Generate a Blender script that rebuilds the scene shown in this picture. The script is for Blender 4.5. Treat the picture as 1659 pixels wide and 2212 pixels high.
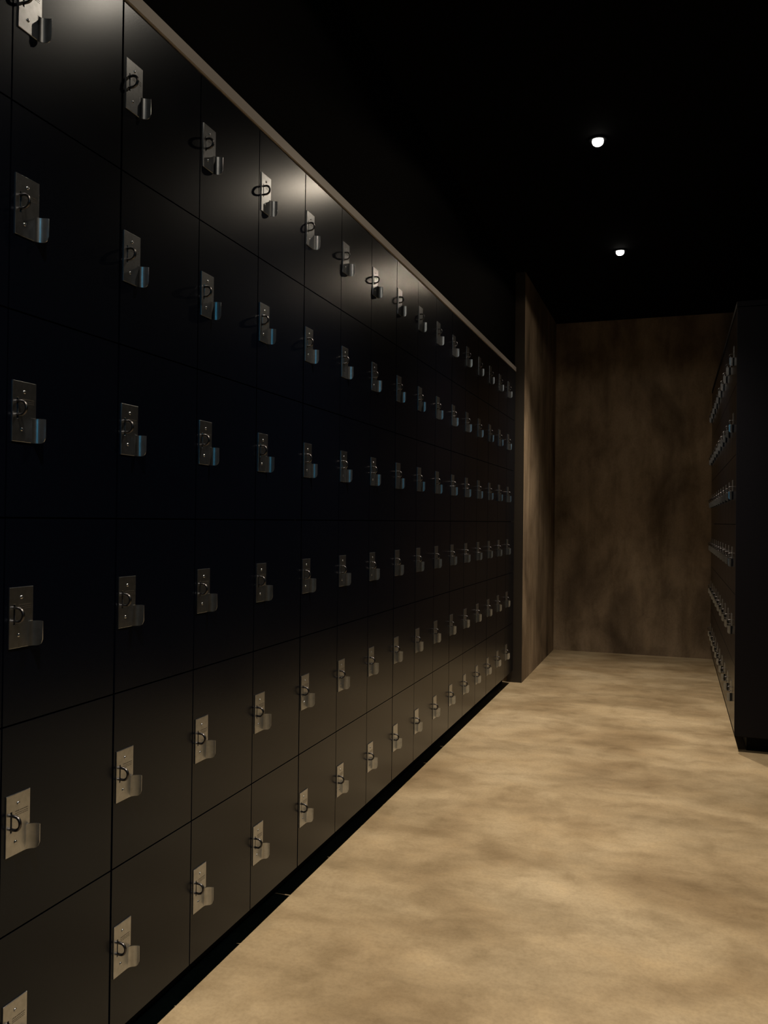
import bpy, bmesh, math, random
from math import sin, cos, radians, pi
from mathutils import Matrix, Vector

# ------------------------------------------------------------------ scene, camera, light
for o in list(bpy.data.objects):
    bpy.data.objects.remove(o, do_unlink=True)
scene = bpy.context.scene
COL = scene.collection
random.seed(7)

def rotation(yaw, pitch, roll):
    return (Matrix.Rotation(yaw, 3, 'Z') @ Matrix.Rotation(pitch, 3, 'X') @ Matrix.Rotation(roll, 3, 'Y'))

CAM = Vector((1.0827, -1.1341, 1.1570))
R = rotation(radians(19.2252), radians(0.52722), radians(-0.64729))
cam_data = bpy.data.cameras.new('camera')
cam_data.sensor_fit = 'VERTICAL'
cam_data.sensor_height = 24.0
cam_data.lens = 1800.0 / 2212.0 * 24.0
cam_data.clip_start = 0.02
cam = bpy.data.objects.new('camera', cam_data)
COL.objects.link(cam)
right, fwd, up = R.col[0], R.col[1], R.col[2]
m = Matrix((( right[0], up[0], -fwd[0], CAM[0]),
            ( right[1], up[1], -fwd[1], CAM[1]),
            ( right[2], up[2], -fwd[2], CAM[2]),
            (0, 0, 0, 1)))
cam.matrix_world = m
scene.camera = cam

world = bpy.data.worlds.new('world')
scene.world = world
world.use_nodes = True
world.node_tree.nodes['Background'].inputs[0].default_value = (0.0, 0.0, 0.0, 1)
world.node_tree.nodes['Background'].inputs[1].default_value = 0.0

scene.view_settings.view_transform = 'Standard'
scene.view_settings.look = 'None'
scene.view_settings.gamma = 1.0
scene.view_settings.use_curve_mapping = False
scene.view_settings.exposure = 0.0

# lamps (the fixtures themselves are built further down)
CEIL = 2.95
LAMP_X = 0.73
LAMP_Y = (2.86, 4.55, 1.17, -0.52)
LAMP_COLOUR = (1.0, 0.82, 0.60)
# each fixture throws a main beam and a weaker wide spill: (name, watts, cone, softness)
LAMP_BEAMS = (('downlight_beam', 220.0, radians(98), 1.0),
              ('downlight_spill', 7.4, radians(163), 0.14))

# ------------------------------------------------------------------ sizes of the place
W = 0.300                      # width of a locker column
SEAM = [2.224, 1.873, 1.513, 1.153, 0.793, 0.433, 0.090]   # door edges, top to bottom
PLATE_DROP = [0.112, 0.121, 0.121, 0.121, 0.121, 0.121]    # handle plate below the door's top edge
BODY_TOP = 2.224
DEPTH = 0.50
BACK_Y = 6.50
PIER_Y = 4.845
PIER_X = 0.058
RIGHT_X = 1.378                # face of the right block of lockers
RIGHT_Y = 3.470                # its near end

# ------------------------------------------------------------------ helpers
def add_box(bm, x0, x1, y0, y1, z0, z1):
    v = [bm.verts.new(p) for p in ((x0,y0,z0),(x1,y0,z0),(x1,y1,z0),(x0,y1,z0),
                                   (x0,y0,z1),(x1,y0,z1),(x1,y1,z1),(x0,y1,z1))]
    for f in ((3,2,1,0),(4,5,6,7),(0,1,5,4),(1,2,6,5),(2,3,7,6),(3,0,4,7)):
        bm.faces.new([v[i] for i in f])

def sharp_bevel(bm, width, segments=1, angle=50):
    es = [e for e in bm.edges if len(e.link_faces) == 2 and e.calc_face_angle(0) > radians(angle)]
    bmesh.ops.bevel(bm, geom=es, offset=width, segments=segments, affect='EDGES', profile=0.5)

def to_mesh(name, bm, mat, smooth=False):
    bmesh.ops.recalc_face_normals(bm, faces=bm.faces)
    me = bpy.data.meshes.new(name)
    bm.to_mesh(me); bm.free()
    if mat: me.materials.append(mat)
    if smooth:
        for p in me.polygons: p.use_smooth = True
    return me

def link(name, data, parent=None, loc=(0,0,0), rotz=0.0):
    o = bpy.data.objects.new(name, data)
    COL.objects.link(o)
    o.location = loc
    o.rotation_euler = (0, 0, rotz)
    if parent: o.parent = parent
    return o

def tag(o, label, category, group=None):
    o['label'] = label
    o['category'] = category
    if group: o['group'] = group
    return o

def structure(name, bm, mat, label=None):
    o = link(name, to_mesh(name, bm, mat))
    o['kind'] = 'structure'
    if label: o['label'] = label
    return o

# ------------------------------------------------------------------ materials
def material(name, colour, rough=0.5, metal=0.0, spec=0.5):
    mt = bpy.data.materials.new(name)
    mt.use_nodes = True
    b = mt.node_tree.nodes['Principled BSDF']
    b.inputs['Base Color'].default_value = (*colour, 1)
    b.inputs['Roughness'].default_value = rough
    b.inputs['Metallic'].default_value = metal
    b.inputs['Specular IOR Level'].default_value = spec
    return mt

def node(nt, kind, **kw):
    n = nt.nodes.new(kind)
    for k, v in kw.items():
        if k in n.inputs.keys(): n.inputs[k].default_value = v
        else: setattr(n, k, v)
    return n

def coords(nt, scale):
    tc = node(nt, 'ShaderNodeNewGeometry')
    mp = node(nt, 'ShaderNodeMapping')
    mp.inputs['Scale'].default_value = scale
    nt.links.new(tc.outputs['Position'], mp.inputs['Vector'])
    return mp.outputs[0]

def noise(nt, vec, scale, detail=4, rough=0.55, dist=0.0):
    n = node(nt, 'ShaderNodeTexNoise')
    n.inputs['Scale'].default_value = scale
    n.inputs['Detail'].default_value = detail
    n.inputs['Roughness'].default_value = rough
    n.inputs['Distortion'].default_value = dist
    nt.links.new(vec, n.inputs['Vector'])
    return n.outputs['Fac']

def ramp(nt, fac, stops):
    r = node(nt, 'ShaderNodeValToRGB')
    el = r.color_ramp.elements
    while len(el) > 1: el.remove(el[-1])
    el[0].position = stops[0][0]; el[0].color = (*stops[0][1], 1)
    for p, c in stops[1:]:
        e = el.new(p); e.color = (*c, 1)
    nt.links.new(fac, r.inputs[0])
    return r.outputs['Color']

def mix(nt, kind, a, b, fac):
    mx = node(nt, 'ShaderNodeMix', data_type='RGBA', blend_type=kind)
    mx.inputs[0].default_value = fac if not hasattr(fac, 'links') else 0
    if hasattr(fac, 'links'): nt.links.new(fac, mx.inputs[0])
    nt.links.new(a, mx.inputs[6]); nt.links.new(b, mx.inputs[7])
    return mx.outputs[2]

def bump(nt, fac, strength, dist=0.002):
    bp = node(nt, 'ShaderNodeBump')
    bp.inputs['Strength'].default_value = strength
    bp.inputs['Distance'].default_value = dist
    nt.links.new(fac, bp.inputs['Height'])
    return bp.outputs['Normal']

def concrete(name, dark, mid, light, vec_scale, size, rough, spec, streak=None):
    mt = material(name, mid, rough, 0, spec)
    nt = mt.node_tree
    b = nt.nodes['Principled BSDF']
    v = coords(nt, vec_scale)
    big = noise(nt, v, size, 3, 0.5, 0.6)
    c1 = ramp(nt, big, [(0.30, dark), (0.50, mid), (0.72, light)])
    med = noise(nt, v, size * 3.7, 6, 0.65, 0.4)
    c2 = ramp(nt, med, [(0.28, (0.72, 0.70, 0.66)), (0.52, (1, 1, 1)), (0.75, (1.14, 1.12, 1.08))])
    c = mix(nt, 'MULTIPLY', c1, c2, 0.85)
    if streak:
        s = noise(nt, coords(nt, streak), 1.0, 5, 0.6, 0.25)
        c3 = ramp(nt, s, [(0.34, (0.62, 0.60, 0.56)), (0.55, (1, 1, 1)), (0.75, (1.12, 1.1, 1.06))])
        c = mix(nt, 'MULTIPLY', c, c3, 0.8)
    sp = noise(nt, coords(nt, (1, 1, 1)), 85, 3, 0.7)
    c = mix(nt, 'MULTIPLY', c, ramp(nt, sp, [(0.25, (0.80, 0.79, 0.77)), (0.55, (1, 1, 1)), (0.80, (1.10, 1.09, 1.07))]), 0.8)
    nt.links.new(c, b.inputs['Base Color'])
    fine = noise(nt, v, size * 40, 4, 0.6)
    nt.links.new(bump(nt, fine, 0.12, 0.001), b.inputs['Normal'])
    rr = node(nt, 'ShaderNodeMapRange')
    rr.inputs['To Min'].default_value = rough - 0.08
    rr.inputs['To Max'].default_value = rough + 0.10
    nt.links.new(med, rr.inputs['Value'])
    nt.links.new(rr.outputs[0], b.inputs['Roughness'])
    return mt

M_FLOOR = concrete('polished_beige_concrete', (0.27, 0.205, 0.125), (0.385, 0.310, 0.205), (0.47, 0.395, 0.28),
                   (1.0, 1.15, 1.0), 1.9, 0.46, 0.35, streak=(1.2, 2.8, 1.0))
M_CONC = concrete('brown_concrete_wall', (0.100, 0.075, 0.054), (0.235, 0.181, 0.131), (0.36, 0.285, 0.21),
                  (1.0, 1.0, 0.6), 2.4, 0.75, 0.2, streak=(6.5, 6.5, 1.1))

def laminate(name, colour, rough, spec):
    mt = material(name, colour, rough, 0, spec)
    nt = mt.node_tree; b = nt.nodes['Principled BSDF']
    v = coords(nt, (1, 1, 1))
    f = noise(nt, v, 420, 2, 0.5)
    nt.links.new(bump(nt, f, 0.06, 0.0006), b.inputs['Normal'])
    s = noise(nt, v, 5, 5, 0.6)
    rr = node(nt, 'ShaderNodeMapRange')
    rr.inputs['To Min'].default_value = rough - 0.015
    rr.inputs['To Max'].default_value = rough + 0.02
    nt.links.new(s, rr.inputs['Value'])
    nt.links.new(rr.outputs[0], b.inputs['Roughness'])
    return mt

M_DOOR = laminate('black_laminate', (0.0010, 0.0017, 0.0046), 0.24, 0.33)
M_DOOR.node_tree.nodes['Principled BSDF'].inputs['Specular Tint'].default_value = (0.54, 0.73, 1.0, 1)
M_BODY = material('black_board', (0.006, 0.006, 0.007), 0.7, 0, 0.2)
M_PANEL = laminate('black_navy_end_panel', (0.0022, 0.0022, 0.0055), 0.5, 0.2)
M_KICK = material('black_kick_board', (0.003, 0.003, 0.004), 0.8, 0, 0.15)
M_TRIM = material('grey_brown_edge_trim', (0.40, 0.375, 0.37), 0.5, 0, 0.4)
M_BLACK = material('matt_black_paint', (0.0010, 0.0010, 0.0014), 0.9, 0, 0.05)
M_DARKMETAL = material('dark_steel', (0.10, 0.10, 0.11), 0.32, 1.0)
M_INK = material('engraved_mark', (0.05, 0.045, 0.04), 0.6, 0.3)

def steel(name, colour, rough):
    mt = material(name, colour, rough, 1.0)
    nt = mt.node_tree; b = nt.nodes['Principled BSDF']
    f = noise(nt, coords(nt, (900, 900, 60)), 1.0, 3, 0.6)
    nt.links.new(bump(nt, f, 0.10, 0.0004), b.inputs['Normal'])
    g = noise(nt, coords(nt, (1, 1, 1)), 75, 4, 0.6)
    nt.links.new(ramp(nt, g, [(0.3, tuple(c * 0.8 for c in colour)), (0.65, colour)]), b.inputs['Base Color'])
    return mt
M_STEEL = steel('brushed_stainless_steel', (0.50, 0.54, 0.60), 0.285)

def emitter(name, colour, strength):
    mt = material(name, (0.8, 0.8, 0.8), 0.4)
    b = mt.node_tree.nodes['Principled BSDF']
    b.inputs['Emission Color'].default_value = (*colour, 1)
    b.inputs['Emission Strength'].default_value = strength
    return mt
M_BULB = emitter('lit_bulb', (1.0, 0.95, 0.87), 5.0)
M_BLUE = emitter('blue_tube', (0.06, 0.66, 1.0), 5.5)

# ------------------------------------------------------------------ the room
X0, X1, Y0 = -0.56, 4.2, -2.35
bm = bmesh.new(); add_box(bm, X0 - 0.1, X1 + 0.1, Y0 - 0.1, BACK_Y + 0.1, -0.12, 0.0)
structure('floor', bm, M_FLOOR, 'polished beige mottled concrete floor')
bm = bmesh.new(); add_box(bm, X0 - 0.1, X1 + 0.1, Y0 - 0.1, BACK_Y + 0.1, CEIL, CEIL + 0.12)
structure('ceiling', bm, M_BLACK, 'black painted ceiling')
bm = bmesh.new(); add_box(bm, X0 - 0.1, X0, Y0, PIER_Y, 0, CEIL)
structure('wall_left', bm, M_BLACK, 'black wall behind and above the left lockers')
bm = bmesh.new(); add_box(bm, X0, -0.012, Y0, PIER_Y - 0.012, 2.262, CEIL)
structure('wall_bulkhead', bm, M_BLACK, 'black bulkhead between the left lockers and the ceiling')
bm = bmesh.new(); add_box(bm, X0 - 0.1, PIER_X, PIER_Y, BACK_Y, 0, CEIL)
sharp_bevel(bm, 0.004, 2)
structure('wall_pier', bm, M_CONC, 'brown concrete pier wall at the end of the left lockers')
bm = bmesh.new(); add_box(bm, X0 - 0.1, X1 + 0.1, BACK_Y, BACK_Y + 0.1, 0, CEIL)
structure('wall_back', bm, M_CONC, 'dark brown mottled concrete end wall of the aisle')
bm = bmesh.new(); add_box(bm, X1, X1 + 0.1, Y0, BACK_Y, 0, CEIL)
structure('wall_right', bm, M_BLACK)
bm = bmesh.new(); add_box(bm, X0 - 0.1, X1 + 0.1, Y0 - 0.1, Y0, 0, CEIL)
structure('wall_rear', bm, M_BLACK)

M_FILLER = laminate('dark_brown_filler', (0.030, 0.0245, 0.020), 0.45, 0.5)
bm = bmesh.new(); add_box(bm, -0.045, PIER_X - 0.001, PIER_Y - 0.010, PIER_Y, 0.0, 2.262); add_box(bm, -0.012, PIER_X - 0.001, PIER_Y - 0.010, PIER_Y, 2.262, CEIL)
structure('trim_3', bm, M_FILLER, 'dark filler strip between the left lockers and the concrete pier')
# recessed kick boards and the edge trims along the locker tops
C_FIRST, C_LAST = -1, 15
ya, yb = C_FIRST * W, (C_LAST + 1) * W
bm = bmesh.new(); add_box(bm, -DEPTH, -0.075, ya, yb, 0.0, 0.072)
structure('baseboard_left', bm, M_KICK, 'black recessed kick board under the left lockers')
bm = bmesh.new(); add_box(bm, -DEPTH, 0.004, ya, yb, 2.229, 2.258); sharp_bevel(bm, 0.0015)
structure('trim_1', bm, M_TRIM, 'grey brown edge trim along the top of the left lockers')
RC = 10
RD = 0.92                      # depth of the right block (two rows back to back)
bm = bmesh.new(); add_box(bm, RIGHT_X + 0.06, RIGHT_X + RD, RIGHT_Y + 0.04, RIGHT_Y + RC * W, 0.0, 0.072)
structure('baseboard_right', bm, M_KICK, 'black recessed kick board under the right lockers')
bm = bmesh.new(); add_box(bm, RIGHT_X - 0.003, RIGHT_X + RD, RIGHT_Y - 0.021, RIGHT_Y + RC * W, 2.262, 2.288); sharp_bevel(bm, 0.0015)
structure('trim_2', bm, M_PANEL, 'thin edge trim along the top of the right lockers')

# ------------------------------------------------------------------ shared locker meshes (local: x out of the door, y to the right, z up)
def carcass(top, depth=DEPTH - 0.01):
    bm = bmesh.new()
    t = 0.016
    x0, x1 = -depth, -0.022
    y0, y1 = 0.0006, W - 0.0006
    z0, z1 = 0.074, top
    add_box(bm, x0, x1, y0, y0 + t, z0, z1)
    add_box(bm, x0, x1, y1 - t, y1, z0, z1)
    add_box(bm, x0, x0 + 0.006, y0 + t, y1 - t, z0, z1)
    for z in [z1 - t] + [s - t / 2 for s in SEAM[1:-1]] + [z0]:
        add_box(bm, x0 + 0.006, x1, y0 + t, y1 - t, z, z + t)
    return to_mesh('carcass', bm, M_BODY)

def door_mesh(z_top, z_bot, gap_left):
    bm = bmesh.new()
    add_box(bm, -0.019, 0.0, gap_left, W - 0.0018, z_bot - z_top + 0.0016, -0.0016)
    sharp_bevel(bm, 0.0017, 3)
    return to_mesh('door', bm, M_DOOR)

PU0, PU1, PTAB = 0.011, 0.067, 0.0560
PH = 0.106
TABZ = -0.062
def plate_mesh():
    us = [PU0, 0.0208, 0.0242, PTAB, PU1]
    zs = [0.0, -0.0295, TABZ, -0.0655, -PH]
    bm = bmesh.new()
    vs = {}
    def V(i, j):
        if (i, j) not in vs: vs[(i, j)] = bm.verts.new((0.0022, us[i], zs[j]))
        return vs[(i, j)]
    for i in range(4):
        for j in range(4):
            if i == 1 and j in (1, 2): continue          # the slot
            if i == 3 and j >= 2: continue               # the pull takes over here
            bm.faces.new([V(i, j), V(i, j + 1), V(i + 1, j + 1), V(i + 1, j)])
    r = bmesh.ops.extrude_face_region(bm, geom=bm.faces[:])
    bmesh.ops.translate(bm, verts=[g for g in r['geom'] if isinstance(g, bmesh.types.BMVert)], vec=(-0.0021, 0, 0))
    bmesh.ops.recalc_face_normals(bm, faces=bm.faces)
    es = [e for e in bm.edges if len(e.link_faces) == 2 and e.calc_face_angle(0) > radians(50)
          and all(v.co.x > 0.002 for v in e.verts)]
    bmesh.ops.bevel(bm, geom=es, offset=0.0006, segments=2, affect='EDGES', profile=0.5)
    return to_mesh('handle_plate', bm, M_STEEL)

def pull_mesh(prof):
    # the lower part of the sheet bends out of the plate into a finger pull
    t = 0.0016
    bm = bmesh.new()
    n = len(prof)
    H0, H1 = TABZ, -PH
    rad = 0.011
    rows = []
    for i, (u, v) in enumerate(prof):
        a = prof[max(0, i - 1)]; b = prof[min(n - 1, i + 1)]
        du, dv = b[0] - a[0], b[1] - a[1]
        L = math.hypot(du, dv); nu, nv = dv / L * t, -du / L * t      # back side
        s = sum(math.hypot(prof[k+1][0]-prof[k][0], prof[k+1][1]-prof[k][1]) for k in range(i, n - 1))
        cut = 0.0
        if s < rad: cut = rad - math.sqrt(max(0.0, rad * rad - (rad - s) ** 2))
        cut_top = cut * 0.08
        rows.append([bm.verts.new((v, u, H0 - cut_top)), bm.verts.new((v, u, H1 + cut)),
                     bm.verts.new((v + nv, u + nu, H0 - cut_top)), bm.verts.new((v + nv, u + nu, H1 + cut))])
    for a, b in zip(rows, rows[1:]):
        bm.faces.new([a[0], a[1], b[1], b[0]])
        bm.faces.new([a[2], b[2], b[3], a[3]])
        bm.faces.new([a[0], b[0], b[2], a[2]])
        bm.faces.new([a[1], a[3], b[3], b[1]])
    bm.faces.new([rows[0][0], rows[0][2], rows[0][3], rows[0][1]])
    bm.faces.new([rows[-1][0], rows[-1][1], rows[-1][3], rows[-1][2]])
    me = to_mesh('finger_pull', bm, M_STEEL, smooth=True)
    me.set_sharp_from_angle(angle=radians(40))
    return me

def tube(bm, pts, r, seg=8, closed_ends=True):
    rings = []
    for i, p in enumerate(pts):
        p = Vector(p)
        d = (Vector(pts[min(i + 1, len(pts) - 1)]) - Vector(pts[max(i - 1, 0)])).normalized()
        a = d.orthogonal().normalized() if abs(d.y) > 0.9 else Vector((0, 1, 0))
        b = d.cross(a).normalized()
        rings.append([bm.verts.new(p + (a * cos(2 * pi * k / seg) + b * sin(2 * pi * k / seg)) * r) for k in range(seg)])
    for q, s in zip(rings, rings[1:]):
        for k in range(seg):
            bm.faces.new([q[k], q[(k + 1) % seg], s[(k + 1) % seg], s[k]])
    if closed_ends:
        bm.faces.new(rings[0]); bm.faces.new(rings[-1])

def staple_mesh():
    bm = bmesh.new()
    u, zc, hh, out = 0.0225, -0.0475, 0.0118, 0.0215
    pts = [(-0.001, u, zc + hh), (out - hh, u, zc + hh)]
    for k in range(1, 12):
        a = pi / 2 - pi * k / 12
        pts.append((out - hh + hh * cos(a), u, zc + hh * sin(a)))
    pts += [(out - hh, u, zc - hh), (-0.001, u, zc - hh)]
    tube(bm, pts, 0.0028, 8)
    return to_mesh('lock_staple', bm, M_DARKMETAL, smooth=True)

def screw_mesh():
    bm = bmesh.new()
    seg = 10
    rings = []
    for x, r in ((0.0020, 0.0034), (0.0030, 0.0032), (0.0037, 0.0020)):
        rings.append([bm.verts.new((x, r * cos(2 * pi * k / seg), r * sin(2 * pi * k / seg))) for k in range(seg)])
    for q, s in zip(rings, rings[1:]):
        for k in range(seg): bm.faces.new([q[k], q[(k + 1) % seg], s[(k + 1) % seg], s[k]])
    bm.faces.new(rings[-1]); bm.faces.new(rings[0])
    return to_mesh('screw', bm, M_STEEL, smooth=True)

def engraving_mesh():
    bm = bmesh.new()
    rnd = random.Random(3)
    for z, h in ((-0.0300, 0.0016), (-0.0340, 0.0012), (-0.0372, 0.0012)):
        u = 0.032
        while u < 0.061:
            w = rnd.choice((0.0012, 0.0018, 0.0025))
            add_box(bm, 0.00215, 0.00235, u, u + w, z - h, z)
            u += w + 0.0011
    return to_mesh('engraving', bm, M_INK)

PULL_FLARED = [(PTAB - 0.0004, 0.0022)]
for k in range(12):
    th = radians(78) * k / 11
    PULL_FLARED.append((0.0572 + 0.0135 * sin(th) / sin(radians(78)), 0.0022 + 0.0185 * (1 - cos(th)) / (1 - cos(radians(78)))))
PULL_SQUARE = [(PTAB - 0.0004, 0.0022), (0.0590, 0.0022), (0.0615, 0.0026), (0.0636, 0.0038), (0.0650, 0.0056), (0.0656, 0.0078),
               (0.0657, 0.0102), (0.0657, 0.0132), (0.0657, 0.0162), (0.0657, 0.0190), (0.0657, 0.0214), (0.0657, 0.0232)]
ME_PULL_SQUARE = pull_mesh(PULL_SQUARE)
ME_PLATE, ME_PULL, ME_STAPLE, ME_SCREW, ME_ENGR = plate_mesh(), pull_mesh(PULL_FLARED), staple_mesh(), screw_mesh(), engraving_mesh()
ME_BODY_L, ME_BODY_R = carcass(2.224), carcass(2.256, 0.44)
DOORS = {}
def get_door(r, wide, top):
    key = (r, wide, top)
    if key not in DOORS: DOORS[key] = door_mesh(top, SEAM[r + 1], 0.0042 if wide else 0.0020)
    return DOORS[key]

def locker_column(loc, rotz, label, group, body, top, wide, detail, pull):
    root = link('locker_tower', None, None, loc, rotz)
    root.empty_display_size = 0.1
    tag(root, label, 'locker', group)
    link('body', body, root)
    for r in range(6):
        zt = top if r == 0 else SEAM[r]
        d = link('door', get_door(r, wide, zt), root, (0, 0, zt))
        pz = SEAM[r] - PLATE_DROP[r] - zt
        link('handle_plate', ME_PLATE, d, (0, 0, pz))
        link('finger_pull', pull, d, (0, 0, pz))
        link('lock_staple', ME_STAPLE, d, (0, 0, pz))
        if detail:
            link('screw', ME_SCREW, d, (0, 0.0385, pz - 0.0180))
            link('screw', ME_SCREW, d, (0, 0.0330, pz - 0.0840))
            link('engraving', ME_ENGR, d, (0, 0, pz))
    return root

ORD = ['first', 'second', 'third', 'fourth', 'fifth', 'sixth', 'seventh', 'eighth', 'ninth', 'tenth']
for c in range(C_FIRST, C_LAST + 1):
    if c == -1:
        lab = 'sliver of a black locker column cut off by the left edge of the photo'
    elif c == 0:
        lab = 'nearest nearly whole black six-door locker column, widest one, along the left photo edge'
    elif c <= 7:
        lab = 'black six-door locker column of the left row, %s whole one from the left photo edge' % ORD[c]
    elif c == 15:
        lab = 'black six-door locker column of the left row touching the brown concrete pier'
    else:
        lab = 'black six-door locker column of the left row, %s one from the concrete pier' % ORD[15 - c]
    locker_column((0, c * W, 0), 0.0, lab, 'locker columns along the left wall', ME_BODY_L, 2.224, c % 3 == 1, c <= 6, ME_PULL)

for c in range(RC):
    if c == 0:
        lab = 'nearest locker column of the right block, beside the dark end panel'
    elif c == RC - 1:
        lab = 'farthest locker column of the right block, touching the concrete end wall'
    else:
        lab = 'black locker column of the right block, %s one from its dark end panel' % ORD[c]
    locker_column((RIGHT_X, RIGHT_Y + (c + 1) * W, 0), pi, lab, 'locker columns of the right block', ME_BODY_R, 2.256, False, False, ME_PULL_SQUARE)

# end panel of the right block, facing the camera
bm = bmesh.new()
add_box(bm, RIGHT_X - 0.001, RIGHT_X + RD, RIGHT_Y - 0.020, RIGHT_Y - 0.0008, 0.082, 2.258)
sharp_bevel(bm, 0.002, 2)
o = link('end_panel', to_mesh('end_panel', bm, M_PANEL))
tag(o, 'tall dark navy end panel closing the right block of lockers', 'panel')

# ------------------------------------------------------------------ ceiling downlights
def lathe(prof, seg=32):
    bm = bmesh.new()
    rings = []
    for r, z in prof:
        if r < 1e-6: rings.append([bm.verts.new((0, 0, z))])
        else: rings.append([bm.verts.new((r * cos(2 * pi * k / seg), r * sin(2 * pi * k / seg), z)) for k in range(seg)])
    for a, b in zip(rings, rings[1:]):
        for k in range(seg):
            k2 = (k + 1) % seg
            if len(a) == 1: bm.faces.new([a[0], b[k2], b[k]])
            elif len(b) == 1: bm.faces.new([a[k], a[k2], b[0]])
            else: bm.faces.new([a[k], a[k2], b[k2], b[k]])
    return bm
ME_RING = to_mesh('trim_ring', lathe([(0.030, -0.0005), (0.045, -0.0005), (0.045, -0.004), (0.042, -0.006), (0.031, -0.006), (0.029, -0.004), (0.030, -0.0005)]), M_BLACK, True)
ME_BULB = to_mesh('bulb', lathe([(0.0250, -0.0010), (0.0265, -0.008), (0.0260, -0.016), (0.0225, -0.0235), (0.016, -0.0288), (0.008, -0.0315), (0.0, -0.0322)]), M_BULB, True)
LAB = ['lit round ceiling downlight, the upper and nearer one of the two in view',
       'lit round ceiling downlight, the lower and smaller one of the two in view',
       'lit ceiling downlight over the aisle, just above the photo frame',
       'lit ceiling downlight over the aisle, nearly overhead of the camera']
for y, lab in zip(LAMP_Y, LAB):
    t = link('ceiling_downlight', None, None, (LAMP_X, y, CEIL))
    t.empty_display_size = 0.05
    tag(t, lab, 'downlight', 'ceiling downlights over the aisle')
    link('trim_ring', ME_RING, t)
    link('bulb', ME_BULB, t)
    for bname, watts, cone, soft in LAMP_BEAMS:
        ld = bpy.data.lights.new(bname, 'SPOT')
        ld.energy = watts
        ld.color = LAMP_COLOUR
        ld.spot_size = cone
        ld.spot_blend = soft
        ld.shadow_soft_size = 0.026
        link(bname, ld, t, (0, 0, -0.036))

# ------------------------------------------------------------------ blue tube light on the rear wall, behind the camera; the steel pulls mirror it
t = link('blue_tube_light', None, None, (1.74, Y0 + 0.03, 2.12))
tag(t, 'upright blue glowing tube light on the rear wall, behind the camera', 'tube light')
bm = lathe([(0.0, -0.50), (0.045, -0.50), (0.045, 0.50), (0.0, 0.50)], 16)
link('tube', to_mesh('tube', bm, M_BLUE, False), t, (0, 0.062, 0))
bm = bmesh.new(); add_box(bm, -0.07, 0.07, -0.028, 0.010, -0.55, 0.55); sharp_bevel(bm, 0.004)
link('housing', to_mesh('housing', bm, M_BLACK), t)
